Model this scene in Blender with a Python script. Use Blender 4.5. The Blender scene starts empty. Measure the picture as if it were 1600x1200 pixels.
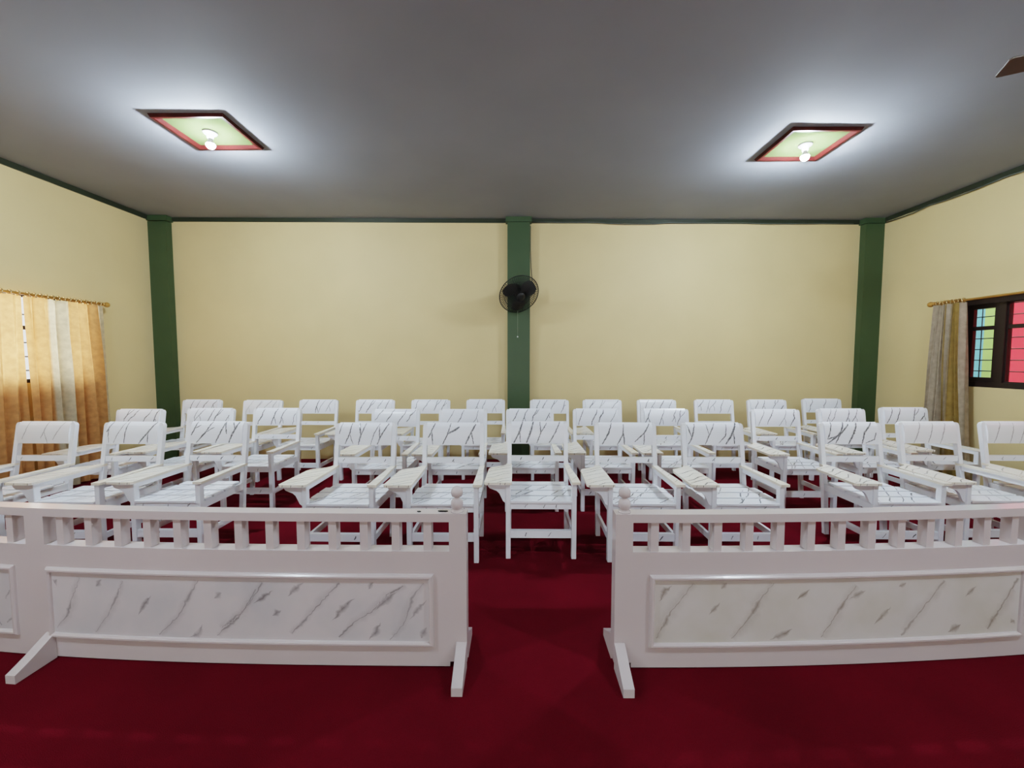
import bpy, bmesh, math, random
from mathutils import Vector, Matrix

R = math.radians
PI = math.pi
scene = bpy.context.scene
COL = scene.collection
rng = random.Random(7)
BULB = 3100.0
DAY = 78.0
SKY = 2.1
REAR_FILL = 18.0
EXPO = 0.68

# ------------------------------------------------------------------ helpers
class MB:
    """collects geometry and links it as ONE mesh object"""
    def __init__(self):
        self.v, self.f, self.vein, self.smooth, self.mi = [], [], [], [], []

    def add(self, verts, faces, vein=None, smooth=False, mi=0):
        b = len(self.v)
        self.v += [tuple(p) for p in verts]
        self.vein += (list(vein) if vein else [0.0] * len(verts))
        for fc in faces:
            self.f.append(tuple(b + i for i in fc))
            self.smooth.append(smooth)
            self.mi.append(mi)
        return self

    def box(self, x0, x1, y0, y1, z0, z1, nx=1, ch=0.0, mi=0):
        if ch > 0 and nx == 1:
            return self.chbox(x0, x1, y0, y1, z0, z1, ch, mi)
        vs, fs = [], []
        for i in range(nx + 1):
            x = x0 + (x1 - x0) * i / nx
            vs += [(x, y0, z0), (x, y1, z0), (x, y1, z1), (x, y0, z1)]
        for i in range(nx):
            a, b = 4 * i, 4 * i + 4
            for k in range(4):
                fs.append((a + k, a + (k + 1) % 4, b + (k + 1) % 4, b + k))
        fs.append((3, 2, 1, 0))
        e = 4 * nx
        fs.append((e, e + 1, e + 2, e + 3))
        return self.add(vs, fs, mi=mi)

    def chbox(self, x0, x1, y0, y1, z0, z1, c, mi=0):
        bm = bmesh.new()
        bmesh.ops.create_cube(bm, size=1.0)
        for v in bm.verts:
            v.co = Vector(((x0 + x1) / 2 + v.co.x * (x1 - x0), (y0 + y1) / 2 + v.co.y * (y1 - y0), (z0 + z1) / 2 + v.co.z * (z1 - z0)))
        bmesh.ops.bevel(bm, geom=bm.edges[:], offset=c, segments=1, affect='EDGES')
        bm.verts.index_update()
        self.add([v.co[:] for v in bm.verts], [[v.index for v in f.verts] for f in bm.faces], mi=mi)
        bm.free()
        return self

    def prism(self, poly, axis, a, b, mi=0, ch=0.0):
        """extrude a 2D polygon along an axis from a to b"""
        n = len(poly)
        def P(u, w, t):
            return {'x': (t, u, w), 'y': (u, t, w), 'z': (u, w, t)}[axis]
        vs = [P(u, w, a) for u, w in poly] + [P(u, w, b) for u, w in poly]
        fs = [tuple(range(n - 1, -1, -1)), tuple(range(n, 2 * n))]
        fs += [(i, (i + 1) % n, n + (i + 1) % n, n + i) for i in range(n)]
        return self.add(vs, fs, mi=mi)

    def tube(self, pts, r, seg=8, closed=False, mi=0, smooth=True):
        pts = [Vector(p) for p in pts]
        n = len(pts)
        rs = r if isinstance(r, (list, tuple)) else [r] * n
        vs, fs = [], []
        prev = None
        for i, p in enumerate(pts):
            if closed:
                t = pts[(i + 1) % n] - pts[i - 1]
            else:
                t = pts[min(i + 1, n - 1)] - pts[max(i - 1, 0)]
            t.normalize()
            ref = prev if prev is not None else (Vector((0, 0, 1)) if abs(t.z) < .9 else Vector((1, 0, 0)))
            u = (ref - t * ref.dot(t)).normalized()
            w = t.cross(u)
            prev = u
            for k in range(seg):
                a = 2 * PI * k / seg
                vs.append(p + (u * math.cos(a) + w * math.sin(a)) * rs[i])
        m = n if closed else n - 1
        for i in range(m):
            a, b = i * seg, ((i + 1) % n) * seg
            for k in range(seg):
                fs.append((a + k, a + (k + 1) % seg, b + (k + 1) % seg, b + k))
        if not closed:
            fs.append(tuple(range(seg - 1, -1, -1)))
            fs.append(tuple((n - 1) * seg + k for k in range(seg)))
        return self.add(vs, fs, smooth=smooth, mi=mi)

    def lathe(self, prof, c=(0, 0, 0), seg=24, axis=(0, 0, 1), mi=0, smooth=True):
        """prof: list of (radius, height) around an axis through c"""
        ax = Vector(axis).normalized()
        u = ax.orthogonal().normalized()
        w = ax.cross(u)
        c = Vector(c)
        vs, fs = [], []
        for r, h in prof:
            r = max(r, 1e-4)
            for k in range(seg):
                a = 2 * PI * k / seg
                vs.append(c + ax * h + (u * math.cos(a) + w * math.sin(a)) * r)
        for i in range(len(prof) - 1):
            a, b = i * seg, (i + 1) * seg
            for k in range(seg):
                fs.append((a + k, a + (k + 1) % seg, b + (k + 1) % seg, b + k))
        fs.append(tuple(range(seg - 1, -1, -1)))
        fs.append(tuple((len(prof) - 1) * seg + k for k in range(seg)))
        return self.add(vs, fs, smooth=smooth, mi=mi)

    def warp(self, fn):
        self.v = [tuple(fn(*p)) for p in self.v]
        return self

    def mesh(self, name, mats, recalc=True):
        me = bpy.data.meshes.new(name)
        me.from_pydata(self.v, [], self.f)
        for m in (mats if isinstance(mats, (list, tuple)) else [mats]):
            me.materials.append(m)
        at = me.attributes.new('vein', 'FLOAT', 'POINT')
        at.data.foreach_set('value', self.vein)
        me.polygons.foreach_set('use_smooth', self.smooth)
        me.polygons.foreach_set('material_index', self.mi)
        if recalc:
            bm = bmesh.new()
            bm.from_mesh(me)
            bmesh.ops.recalc_face_normals(bm, faces=bm.faces[:])
            bm.to_mesh(me)
            bm.free()
        me.update()
        return me

    def build(self, name, mats, parent=None, recalc=True):
        return link(name, self.mesh(name, mats, recalc), parent)


def link(name, me, parent=None):
    o = bpy.data.objects.new(name, me)
    COL.objects.link(o)
    o.parent = parent
    return o

def tag(o, label=None, cat=None, group=None, kind=None):
    for k, val in (('label', label), ('category', cat), ('group', group), ('kind', kind)):
        if val:
            o[k] = val
    return o

def empty(name, loc=(0, 0, 0), rz=0.0):
    o = bpy.data.objects.new(name, None)
    o.empty_display_size = .1
    COL.objects.link(o)
    o.location = loc
    o.rotation_euler = (0, 0, rz)
    return o

def resample(pl, step):
    out = [Vector(pl[0])]
    for a, b in zip(pl, pl[1:]):
        a, b = Vector(a), Vector(b)
        n = max(1, int((b - a).length / step))
        for i in range(1, n + 1):
            out.append(a.lerp(b, i / n))
    return out

def vein(mb, pl, wid, fmap, strength=1.0, edge=.5, step=.012, jit=.0025, inside=None, rnd=rng, taper=True, prof=None):
    """a painted stroke: narrow strip laid on a surface; pl in surface coordinates, fmap -> xyz"""
    pts = resample(pl, step)
    for i in range(1, len(pts) - 1):
        pts[i] = pts[i] + Vector((rnd.uniform(-jit, jit), rnd.uniform(-jit, jit)))
    n = len(pts)
    runs, cur = [], []
    rows = []
    for i, p in enumerate(pts):
        t = (pts[min(i + 1, n - 1)] - pts[max(i - 1, 0)])
        if t.length < 1e-9:
            t = Vector((0, 1))
        t.normalize()
        nn = Vector((-t.y, t.x))
        k = i / max(1, n - 1)
        w = wid * (0.55 + .45 * math.sin(k * PI)) if taper else wid
        w *= rnd.uniform(.75, 1.2)
        if prof:
            w *= prof(k)
        row = (p - nn * w / 2, p, p + nn * w / 2)
        ok = inside is None or all(inside(q.x, q.y) for q in row)
        if ok:
            cur.append(row)
        else:
            if len(cur) > 1:
                runs.append(cur)
            cur = []
    if len(cur) > 1:
        runs.append(cur)
    for run in runs:
        vs, fs, ve = [], [], []
        m = len(run)
        for i, row in enumerate(run):
            fade = 1.0
            vs += [fmap(q.x, q.y) for q in row]
            ve += [edge * strength * fade, strength * fade, edge * strength * fade]
        for i in range(m - 1):
            a, b = 3 * i, 3 * i + 3
            fs += [(a, a + 1, b + 1, b), (a + 1, a + 2, b + 2, b + 1)]
        mb.add(vs, fs, vein=ve)

# ------------------------------------------------------------------ materials
def mat(name):
    m = bpy.data.materials.new(name)
    m.use_nodes = True
    nt = m.node_tree
    return m, nt, nt.nodes['Principled BSDF']

def paint(name, col, rough=.5, spec=.5, mottled=.0, scale=3.0, bump=0.0, bscale=40.0, detail=4.0, coat=0.0, metallic=0.0):
    m, nt, p = mat(name)
    p.inputs['Base Color'].default_value = (*col, 1)
    p.inputs['Roughness'].default_value = rough
    p.inputs['Specular IOR Level'].default_value = spec
    p.inputs['Metallic'].default_value = metallic
    p.inputs['Coat Weight'].default_value = coat
    tc = nt.nodes.new('ShaderNodeTexCoord')
    no = nt.nodes.new('ShaderNodeTexNoise')
    no.inputs['Scale'].default_value = scale
    no.inputs['Detail'].default_value = detail
    nt.links.new(tc.outputs['Object'], no.inputs['Vector'])
    mp = nt.nodes.new('ShaderNodeMapRange')
    mp.inputs['From Min'].default_value = .3
    mp.inputs['From Max'].default_value = .7
    mp.inputs['To Min'].default_value = 1 - mottled
    mp.inputs['To Max'].default_value = 1 + mottled
    nt.links.new(no.outputs['Fac'], mp.inputs['Value'])
    mx = nt.nodes.new('ShaderNodeVectorMath')
    mx.operation = 'SCALE'
    mx.inputs[0].default_value = col
    nt.links.new(mp.outputs['Result'], mx.inputs['Scale'])
    nt.links.new(mx.outputs['Vector'], p.inputs['Base Color'])
    if bump > 0:
        n2 = nt.nodes.new('ShaderNodeTexNoise')
        n2.inputs['Scale'].default_value = bscale
        n2.inputs['Detail'].default_value = 5
        nt.links.new(tc.outputs['Object'], n2.inputs['Vector'])
        b = nt.nodes.new('ShaderNodeBump')
        b.inputs['Strength'].default_value = bump
        b.inputs['Distance'].default_value = .02
        nt.links.new(n2.outputs['Fac'], b.inputs['Height'])
        nt.links.new(b.outputs['Normal'], p.inputs['Normal'])
    return m

def veined(name, base, vcol, rough=.4, spec=.5, mottled=.03, blotch=None, coat=.0):
    """painted marble: base colour, strokes read from the mesh attribute"""
    m, nt, p = mat(name)
    p.inputs['Roughness'].default_value = rough
    p.inputs['Specular IOR Level'].default_value = spec
    p.inputs['Coat Weight'].default_value = coat
    at = nt.nodes.new('ShaderNodeAttribute')
    at.attribute_name = 'vein'
    tc = nt.nodes.new('ShaderNodeTexCoord')
    no = nt.nodes.new('ShaderNodeTexNoise')
    no.inputs['Scale'].default_value = 4.0
    no.inputs['Detail'].default_value = 3.0
    nt.links.new(tc.outputs['Object'], no.inputs['Vector'])
    rp = nt.nodes.new('ShaderNodeMix')
    rp.data_type = 'RGBA'
    b2 = blotch or tuple(c * (1 - mottled * 2) for c in base)
    rp.inputs[6].default_value = (*base, 1)
    rp.inputs[7].default_value = (*b2, 1)
    mr = nt.nodes.new('ShaderNodeMapRange')
    mr.inputs['From Min'].default_value = .4
    mr.inputs['From Max'].default_value = .7
    nt.links.new(no.outputs['Fac'], mr.inputs['Value'])
    nt.links.new(mr.outputs['Result'], rp.inputs[0])
    # strokes break up a little along their length
    n2 = nt.nodes.new('ShaderNodeTexNoise')
    n2.inputs['Scale'].default_value = 45.0
    nt.links.new(tc.outputs['Object'], n2.inputs['Vector'])
    m2 = nt.nodes.new('ShaderNodeMapRange')
    m2.inputs['From Min'].default_value = .3
    m2.inputs['From Max'].default_value = .55
    m2.inputs['To Min'].default_value = .65
    m2.inputs['To Max'].default_value = 1.0
    nt.links.new(n2.outputs['Fac'], m2.inputs['Value'])
    mu = nt.nodes.new('ShaderNodeMath')
    mu.operation = 'MULTIPLY'
    mu.use_clamp = True
    nt.links.new(at.outputs['Fac'], mu.inputs[0])
    nt.links.new(m2.outputs['Result'], mu.inputs[1])
    mx = nt.nodes.new('ShaderNodeMix')
    mx.data_type = 'RGBA'
    mx.inputs[7].default_value = (*vcol, 1)
    nt.links.new(mu.outputs[0], mx.inputs[0])
    nt.links.new(rp.outputs[2], mx.inputs[6])
    nt.links.new(mx.outputs[2], p.inputs['Base Color'])
    return m

def emit(name, col, strength):
    m = bpy.data.materials.new(name)
    m.use_nodes = True
    nt = m.node_tree
    nt.nodes.clear()
    e = nt.nodes.new('ShaderNodeEmission')
    e.inputs['Color'].default_value = (*col, 1)
    e.inputs['Strength'].default_value = strength
    o = nt.nodes.new('ShaderNodeOutputMaterial')
    nt.links.new(e.outputs[0], o.inputs['Surface'])
    return m

def glass(name, tint=(1, 1, 1)):
    m = bpy.data.materials.new(name)
    m.use_nodes = True
    nt = m.node_tree
    nt.nodes.clear()
    t = nt.nodes.new('ShaderNodeBsdfTransparent')
    t.inputs['Color'].default_value = (*tint, 1)
    g = nt.nodes.new('ShaderNodeBsdfGlossy')
    g.inputs['Roughness'].default_value = .03
    fr = nt.nodes.new('ShaderNodeFresnel')
    fr.inputs['IOR'].default_value = 1.3
    mx = nt.nodes.new('ShaderNodeMixShader')
    o = nt.nodes.new('ShaderNodeOutputMaterial')
    nt.links.new(fr.outputs[0], mx.inputs[0])
    nt.links.new(t.outputs[0], mx.inputs[1])
    nt.links.new(g.outputs[0], mx.inputs[2])
    nt.links.new(mx.outputs[0], o.inputs['Surface'])
    return m

def fabric(name, ca, cb, trans=.5, rough=.8):
    """curtain cloth: two colours striped by the mesh attribute, lets light through"""
    m = bpy.data.materials.new(name)
    m.use_nodes = True
    nt = m.node_tree
    nt.nodes.clear()
    at = nt.nodes.new('ShaderNodeAttribute')
    at.attribute_name = 'vein'
    tc = nt.nodes.new('ShaderNodeTexCoord')
    no = nt.nodes.new('ShaderNodeTexNoise')
    no.inputs['Scale'].default_value = 18
    no.inputs['Detail'].default_value = 6
    nt.links.new(tc.outputs['Object'], no.inputs['Vector'])
    mx = nt.nodes.new('ShaderNodeMix')
    mx.data_type = 'RGBA'
    mx.inputs[6].default_value = (*ca, 1)
    mx.inputs[7].default_value = (*cb, 1)
    nt.links.new(at.outputs['Fac'], mx.inputs[0])
    mr = nt.nodes.new('ShaderNodeMapRange')
    mr.inputs['From Min'].default_value = .3
    mr.inputs['From Max'].default_value = .7
    mr.inputs['To Min'].default_value = .82
    mr.inputs['To Max'].default_value = 1.1
    nt.links.new(no.outputs['Fac'], mr.inputs['Value'])
    sc = nt.nodes.new('ShaderNodeVectorMath')
    sc.operation = 'SCALE'
    nt.links.new(mx.outputs[2], sc.inputs[0])
    nt.links.new(mr.outputs['Result'], sc.inputs['Scale'])
    d = nt.nodes.new('ShaderNodeBsdfDiffuse')
    t = nt.nodes.new('ShaderNodeBsdfTranslucent')
    nt.links.new(sc.outputs[0], d.inputs['Color'])
    nt.links.new(sc.outputs[0], t.inputs['Color'])
    ms = nt.nodes.new('ShaderNodeMixShader')
    ms.inputs[0].default_value = trans
    nt.links.new(d.outputs[0], ms.inputs[1])
    nt.links.new(t.outputs[0], ms.inputs[2])
    o = nt.nodes.new('ShaderNodeOutputMaterial')
    nt.links.new(ms.outputs[0], o.inputs['Surface'])
    return m

M = {}
M['wall'] = paint('cream_wall_paint', (.625, .490, .248), .6, .3, .04, 1.3, .10, 6)
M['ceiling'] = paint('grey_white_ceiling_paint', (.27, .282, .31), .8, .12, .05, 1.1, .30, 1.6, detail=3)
M['green'] = paint('dark_green_paint', (.046, .076, .034), .45, .4, .06, 2.5, .05, 8)
M['green_trim'] = paint('dark_green_trim_paint', (.028, .034, .020), .5, .3, .12, 4)
M['carpet'] = paint('dark_red_carpet', (.118, .0042, .0125), .95, .05, .12, 2.2, .6, 220)
M['white'] = veined('white_gloss_paint', (.84, .858, .90), (.012, .011, .016), .24, .5, .02)
M['white_dim'] = veined('white_gloss_paint_pale_strokes', (.82, .825, .84), (.20, .19, .19), .24, .5, .02)
M['cream'] = veined('worn_cream_paint', (.86, .82, .72), (.03, .027, .025), .24, .5, .04, (.80, .72, .58))
M['fence'] = paint('white_fence_paint', (.565, .50, .495), .17, .5, .025, 3, .04, 14)
M['marble_grey'] = veined('painted_marble_grey', (.61, .57, .575), (.20, .18, .185), .35, .5, .05, (.53, .515, .53))
M['marble_tan'] = veined('painted_marble_tan', (.61, .58, .55), (.22, .18, .145), .35, .5, .05, (.55, .52, .46))
M['black'] = paint('black_plastic', (.012, .012, .012), .45, .4, .1, 5)
M['blade'] = paint('smoky_fan_blade_plastic', (.035, .03, .028), .35, .5, .1, 5)
M['cordgrey'] = paint('grey_cable_sheath', (.10, .105, .09), .5, .4, .15, 9)
M['bead'] = paint('white_bead_plastic', (.85, .85, .82), .3, .5, .03, 5)
M['string'] = paint('pale_pull_string', (.24, .27, .2), .8, .2, .05, 5)
M['lampframe'] = paint('dark_red_brown_varnished_wood', (.042, .006, .005), .4, .15, .25, 7, .05, 20)
M['lamppanel'] = paint('pale_green_lamp_panel_paint', (.060, .080, .028), .7, .0, .04, 5)
M['socket'] = paint('white_lamp_socket_plastic', (.75, .72, .72), .4, .5, .03, 5)
M['bulb'] = emit('lit_bulb', (.74, .87, 1.0), BULB)
M['gold'] = paint('gold_painted_wood', (.50, .26, .06), .3, .6, .1, 8, metallic=.35)
M['ring'] = paint('brass_eyelet_metal', (.75, .55, .28), .25, .6, .05, 8, metallic=.9)
M['curtain'] = fabric('gold_and_cream_curtain_cloth', (.68, .375, .155), (.64, .56, .39), .56)
M['curtain_grey'] = fabric('beige_curtain_cloth', (.47, .38, .27), (.38, .25, .08), .28)
M['frame'] = paint('dark_brown_window_wood', (.020, .012, .010), .4, .4, .2, 6)
M['bar'] = paint('black_iron_bar', (.012, .010, .010), .5, .4, .1, 9)
M['glass'] = glass('clear_window_glass', (.95, .97, .97))
M['out_pink'] = paint('pink_red_outside_wall_paint', (.95, .055, .09), .8, .2, .08, 2)
M['out_green'] = paint('green_outside_wall_paint', (.30, .50, .14), .8, .2, .10, 3)
M['out_blue'] = paint('blue_outside_wall_paint', (.14, .40, .46), .8, .2, .10, 3)
M['out_ground'] = paint('grey_outside_ground', (.35, .34, .32), .9, .2, .1, 2)
M['fanblade'] = paint('brown_ceiling_fan_blade', (.10, .075, .06), .5, .3, .1, 4)
M['fanmotor'] = paint('brown_ceiling_fan_metal', (.12, .09, .07), .4, .5, .1, 4)

# ------------------------------------------------------------------ camera
H = 1.5
FPX = 640.0
cam_d = bpy.data.cameras.new('camera')
cam = bpy.data.objects.new('camera', cam_d)
COL.objects.link(cam)
cam_d.sensor_fit = 'HORIZONTAL'
cam_d.sensor_width = 36.0
cam_d.lens = 36.0 * FPX / 1600.0
cam_d.clip_start = .05
cam_d.clip_end = 100
cam.location = (0, 0, H)
cam.rotation_euler = (PI / 2 - math.atan(38 / FPX), 0, math.atan(6 / FPX))
scene.camera = cam

# ------------------------------------------------------------------ room shell
XL, XR, YB, YF = -5.33, 5.25, 6.10, -5.0
def ceil_z(x):
    return 3.545 - .007 * x
TH = .15

def struct(name, mb, m, parent=None):
    o = mb.build(name, m, parent)
    if parent is None:
        o['kind'] = 'structure'
    return o

struct('floor', MB().box(XL - TH, XR + TH, YF - TH, YB + TH, -.12, 0), M['carpet'])
cm = MB()
nx, ny = 24, 24
struct('ceiling', MB().box(XL - TH, XR + TH, YF - TH, YB + TH, 0, .12).warp(lambda x, y, z: (x, y, z + ceil_z(x))), M['ceiling'])
struct('wall_back', MB().box(XL, XR, YB, YB + TH, 0, 3.7), M['wall'])
struct('wall_front', MB().box(XL, -2.6, YF - TH, YF, 0, 3.7).box(2.6, XR, YF - TH, YF, 0, 3.7).box(-2.6, 2.6, YF - TH, YF, 2.6, 3.7), M['wall'])  # middle opening added to admit the fill light
# left wall with the curtained window opening
WL = (2.55, 5.06, 1.245, 2.222)
WR = (1.95, 4.93, 1.19, 2.185)
def wall_with_hole(name, x0, x1, hole):
    y0, y1, z0, z1 = hole
    mb = MB()
    mb.box(x0, x1, YF - TH, y0, 0, 3.7)
    mb.box(x0, x1, y1, YB + TH, 0, 3.7)
    mb.box(x0, x1, y0, y1, 0, z0)
    mb.box(x0, x1, y0, y1, z1, 3.7)
    return struct(name, mb, M['wall'])
wall_with_hole('wall_left', XL - TH, XL, WL)
wall_with_hole('wall_right', XR, XR + TH, WR)

# green pillars on the back wall, each with a slightly wider head under the ceiling
def pillar(name, x0, x1, y0=6.0):
    mb = MB()
    mb.box(x0, x1, y0, YB, 0, 3.50)
    xm = (x0 + x1) / 2
    zc = ceil_z(xm)
    mb.box(max(x0 - .025, XL), min(x1 + .025, XR), y0 - .02, YB, zc - .075, zc - .002)
    o = struct(name, mb, M['green'])
    return o
pillar('pillar_1', XL, -5.06)
pillar('pillar_2', -.122, .204)
pillar('pillar_3', 4.985, XR)
# green trim strips where the walls meet the ceiling
def strip_back(name, x0, x1):
    struct(name, MB().box(x0, x1, YB - .02, YB, -.058, -.001).warp(lambda x, y, z: (x, y, z + ceil_z(x))), M['green_trim'])
strip_back('trim_1', -5.055, -.15)
strip_back('trim_2', .232, 4.955)
struct('trim_3', MB().box(XL, XL + .02, YF, 5.975, ceil_z(XL) - .062, ceil_z(XL) - .001), M['green_trim'])
struct('trim_4', MB().box(XR - .02, XR, YF, 5.975, ceil_z(XR) - .058, ceil_z(XR) - .001), M['green_trim'])

# ------------------------------------------------------------------ windows
def window(name, x0, x1, hole, mullions, rail, sash=.05, outer=.06, bars=(), gap=0.0):
    y0, y1, z0, z1 = hole
    w = empty(name, (0, 0, 0))
    w['kind'] = 'structure'
    fr = MB()
    fr.box(x0, x1, y0, y1, z0, z0 + outer)
    fr.box(x0, x1, y0, y1, z1 - outer, z1)
    fr.box(x0, x1, y0, y0 + outer, z0 + outer, z1 - outer)
    fr.box(x0, x1, y1 - outer, y1, z0 + outer, z1 - outer)
    ys = [y0 + outer] + list(mullions) + [y1 - outer]
    for m in mullions:
        fr.box(x0, x1, m - .035, m + .035, z0 + outer, z1 - outer)
    fr.build('window_frame', M['frame'], w)
    xm = (x0 + x1) / 2
    for i in range(len(ys) - 1):
        a = ys[i] + (.035 if i > 0 else 0)
        b = ys[i + 1] - (.035 if i < len(ys) - 2 else 0)
        s = sash if (len(sash_on) > i and sash_on[i]) else .012
        sb = MB()
        za, zb = z0 + outer, z1 - outer
        sb.box(xm - .02, xm + .02, a, b, za, za + s)
        sb.box(xm - .02, xm + .02, a, b, zb - s, zb)
        sb.box(xm - .02, xm + .02, a, a + s, za + s, zb - s)
        sb.box(xm - .02, xm + .02, b - s, b, za + s, zb - s)
        sb.box(xm - .018, xm + .018, a + s, b - s, rail - .022, rail + .022)
        so = sb.build('sash', M['frame'], w)
        MB().box(xm - .002, xm + .002, a + s, b - s, za + s, rail - .022).build('pane', M['glass'], so)
        MB().box(xm - .002, xm + .002, a + s, b - s, rail + .022, zb - s).build('pane', M['glass'], so)
    for z in bars:
        MB().tube([(x1 + .03, y0, z), (x1 + .03, y1, z)], .006, 6).build('security_bar', M['bar'], w)
    nb = 1
    k = y0 + .36
    while bars and k < y1 - .1:
        MB().tube([(x1 + .03, k, z0), (x1 + .03, k, z1)], .005, 6).build('security_bar', M['bar'], w)
        k += .50
    return w

sash_on = [0, 0, 0, 0]
window('window_1', XL - .10, XL - .04, WL, (3.25, 3.98, 4.72), 1.85, outer=.03, bars=())
# iron grille outside the curtained window
w1 = bpy.data.objects['window_1']
for k in range(5):
    z = 1.38 + k * .155
    MB().tube([(XL - .13, WL[0], z), (XL - .13, WL[1], z)], .008, 6).build('security_bar', M['bar'], w1)
sash_on = [0, 0, 0, 1]
window('window_2', XR + .02, XR + .10, WR, (2.68, 3.60, 4.525), 1.856, sash=.05, outer=.06,
       bars=[1.37 + .124 * i for i in range(7) if i != 4])

# the neighbour's painted wall seen through the window, and the ground outside
struct('exterior_wall_1', MB().box(7.0, 7.1, -2.0, 6.06, 0, 3.6), M['out_pink'])
struct('exterior_wall_2', MB().box(7.0, 7.1, 6.06, 6.225, 0, 3.6), M['out_green'])
struct('exterior_wall_3', MB().box(7.0, 7.1, 6.225, 9.0, 0, 3.6), M['out_blue'])
struct('exterior_ground', MB().box(XR + TH + .01, 9.0, -3.0, 9.0, -.12, -.02), M['out_ground'])

# ------------------------------------------------------------------ curtain rods and curtains
def rod(y0, y1, x, z, label, by=-.0735):
    r = empty('curtain_rod', (x, y1, z))
    tag(r, label, 'curtain rod', 'gold curtain rods')
    MB().tube([(0, y0 - y1, 0), (0, 0, 0)], .014, 10).build('pole', M['gold'], r)
    prof = [(.014, 0), (.022, .004), (.022, .012), (.014, .016), (.026, .03), (.034, .05), (.030, .07), (.014, .085), (.002, .09)]
    MB().lathe(prof, (0, -.005, 0), 16, (0, 1, 0)).build('finial', M['gold'], r)
    wallx = (XL - x) if x < 0 else (XR - x)
    for yy in (by, (y0 - y1) * .55):
        mb = MB()
        sx = 1 if wallx > 0 else -1
        mb.box(min(0, wallx * .98), max(0, wallx * .98), yy - .008, yy + .008, -.006, .008)
        mb.box(wallx - sx * .008 if sx > 0 else wallx, wallx if sx > 0 else wallx + .008, yy - .02, yy + .02, -.018, .035)
        mb.build('bracket', M['gold'], r)
    return r
RX_L, RX_R = XL + .12, XR - .12
rod(1.9, 5.17, RX_L, 2.197, 'gold curtain rod with ball end holding the bright backlit curtains')
rod(1.5, 5.115, RX_R, 2.18, 'gold curtain rod with ball end above the dark-framed window', -.057)

def curtain(name, x, ya, yb, yc, yd, zt, zb, folds, amp, stripes, m, label, rings, phase=0.0, cat='curtain', irr=.35, seed=3, nrings=None):
    """hangs from ya..yb at the top to yc..yd at the bottom"""
    rnd = random.Random(seed)
    root = empty(name, (x, (ya + yb) / 2, zb))
    tag(root, label, cat, 'window curtains')
    nu, nv = folds * 14, 16
    mb = MB()
    ph = [rnd.uniform(-irr, irr) for _ in range(folds + 2)]
    am = [rnd.uniform(.65, 1.15) for _ in range(folds + 2)]
    vs, ve = [], []
    for j in range(nv + 1):
        t = j / nv
        for i in range(nu + 1):
            u = i / nu
            k = u * folds
            fi = int(k)
            fr = k - fi
            a = am[fi] * (1 - fr) + am[fi + 1] * fr
            p = ph[fi] * (1 - fr) + ph[fi + 1] * fr
            off = amp * a * math.sin(2 * PI * (k + p * t * .6) + phase) * (.55 + .45 * min(1, t * 3))
            off += amp * .3 * math.sin(2 * PI * (k * .37 + t * .5) + seed)
            y = (ya + (yb - ya) * u) * (1 - t) + (yc + (yd - yc) * u) * t
            z = zt + (zb - zt) * t
            y += .35 * amp * a * math.sin(4 * PI * k + phase) * .5
            vs.append((off, y - (ya + yb) / 2, z - zb))
            s = 0.0
            for c0, c1 in stripes:
                if c0 <= u <= c1:
                    s = 1.0
            ve.append(s)
    fs = []
    for j in range(nv):
        for i in range(nu):
            a = j * (nu + 1) + i
            fs.append((a, a + 1, a + nu + 2, a + nu + 1))
    mb.add(vs, fs, vein=ve, smooth=True)
    mb.build('cloth', m, root, recalc=False)
    nrings = nrings or folds * 2
    for i in range(nrings):
        u = (i + .5) / nrings
        y = ya + (yb - ya) * u - (ya + yb) / 2
        c = Vector((0, y, rings - zb))
        pts = [c + Vector((math.cos(a) * .023, .35 * math.sin(a) * .01, math.sin(a) * .023)) for a in [2 * PI * q / 12 for q in range(12)]]
        MB().tube(pts, .006, 6, closed=True).build('eyelet', M['ring'], root)
    return root

curtain('curtain', RX_L, 4.338, 5.155, 4.33, 5.22, 2.174, .03, 7, .052, [(.28, .52), (.90, 1.0)], M['curtain'],
        'gold and cream striped curtain nearest the corner pillar, glowing from daylight behind', 2.197, seed=5)
curtain('curtain', RX_L, 2.30, 4.318, 2.25, 4.305, 2.174, .03, 14, .050, [(.05, .15), (.3, .42), (.6, .68)], M['curtain'],
        'gold curtain cut by the picture edge, brightly backlit, beside the striped one', 2.197, seed=9)
curtain('curtain', RX_R, 4.765, 5.10, 4.60, 5.19, 2.157, .03, 7, .060, [(.16, .40), (.52, .58)], M['curtain_grey'],
        'bunched beige and brown curtain drawn aside from the dark-framed window', 2.18, seed=21, nrings=8)

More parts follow.
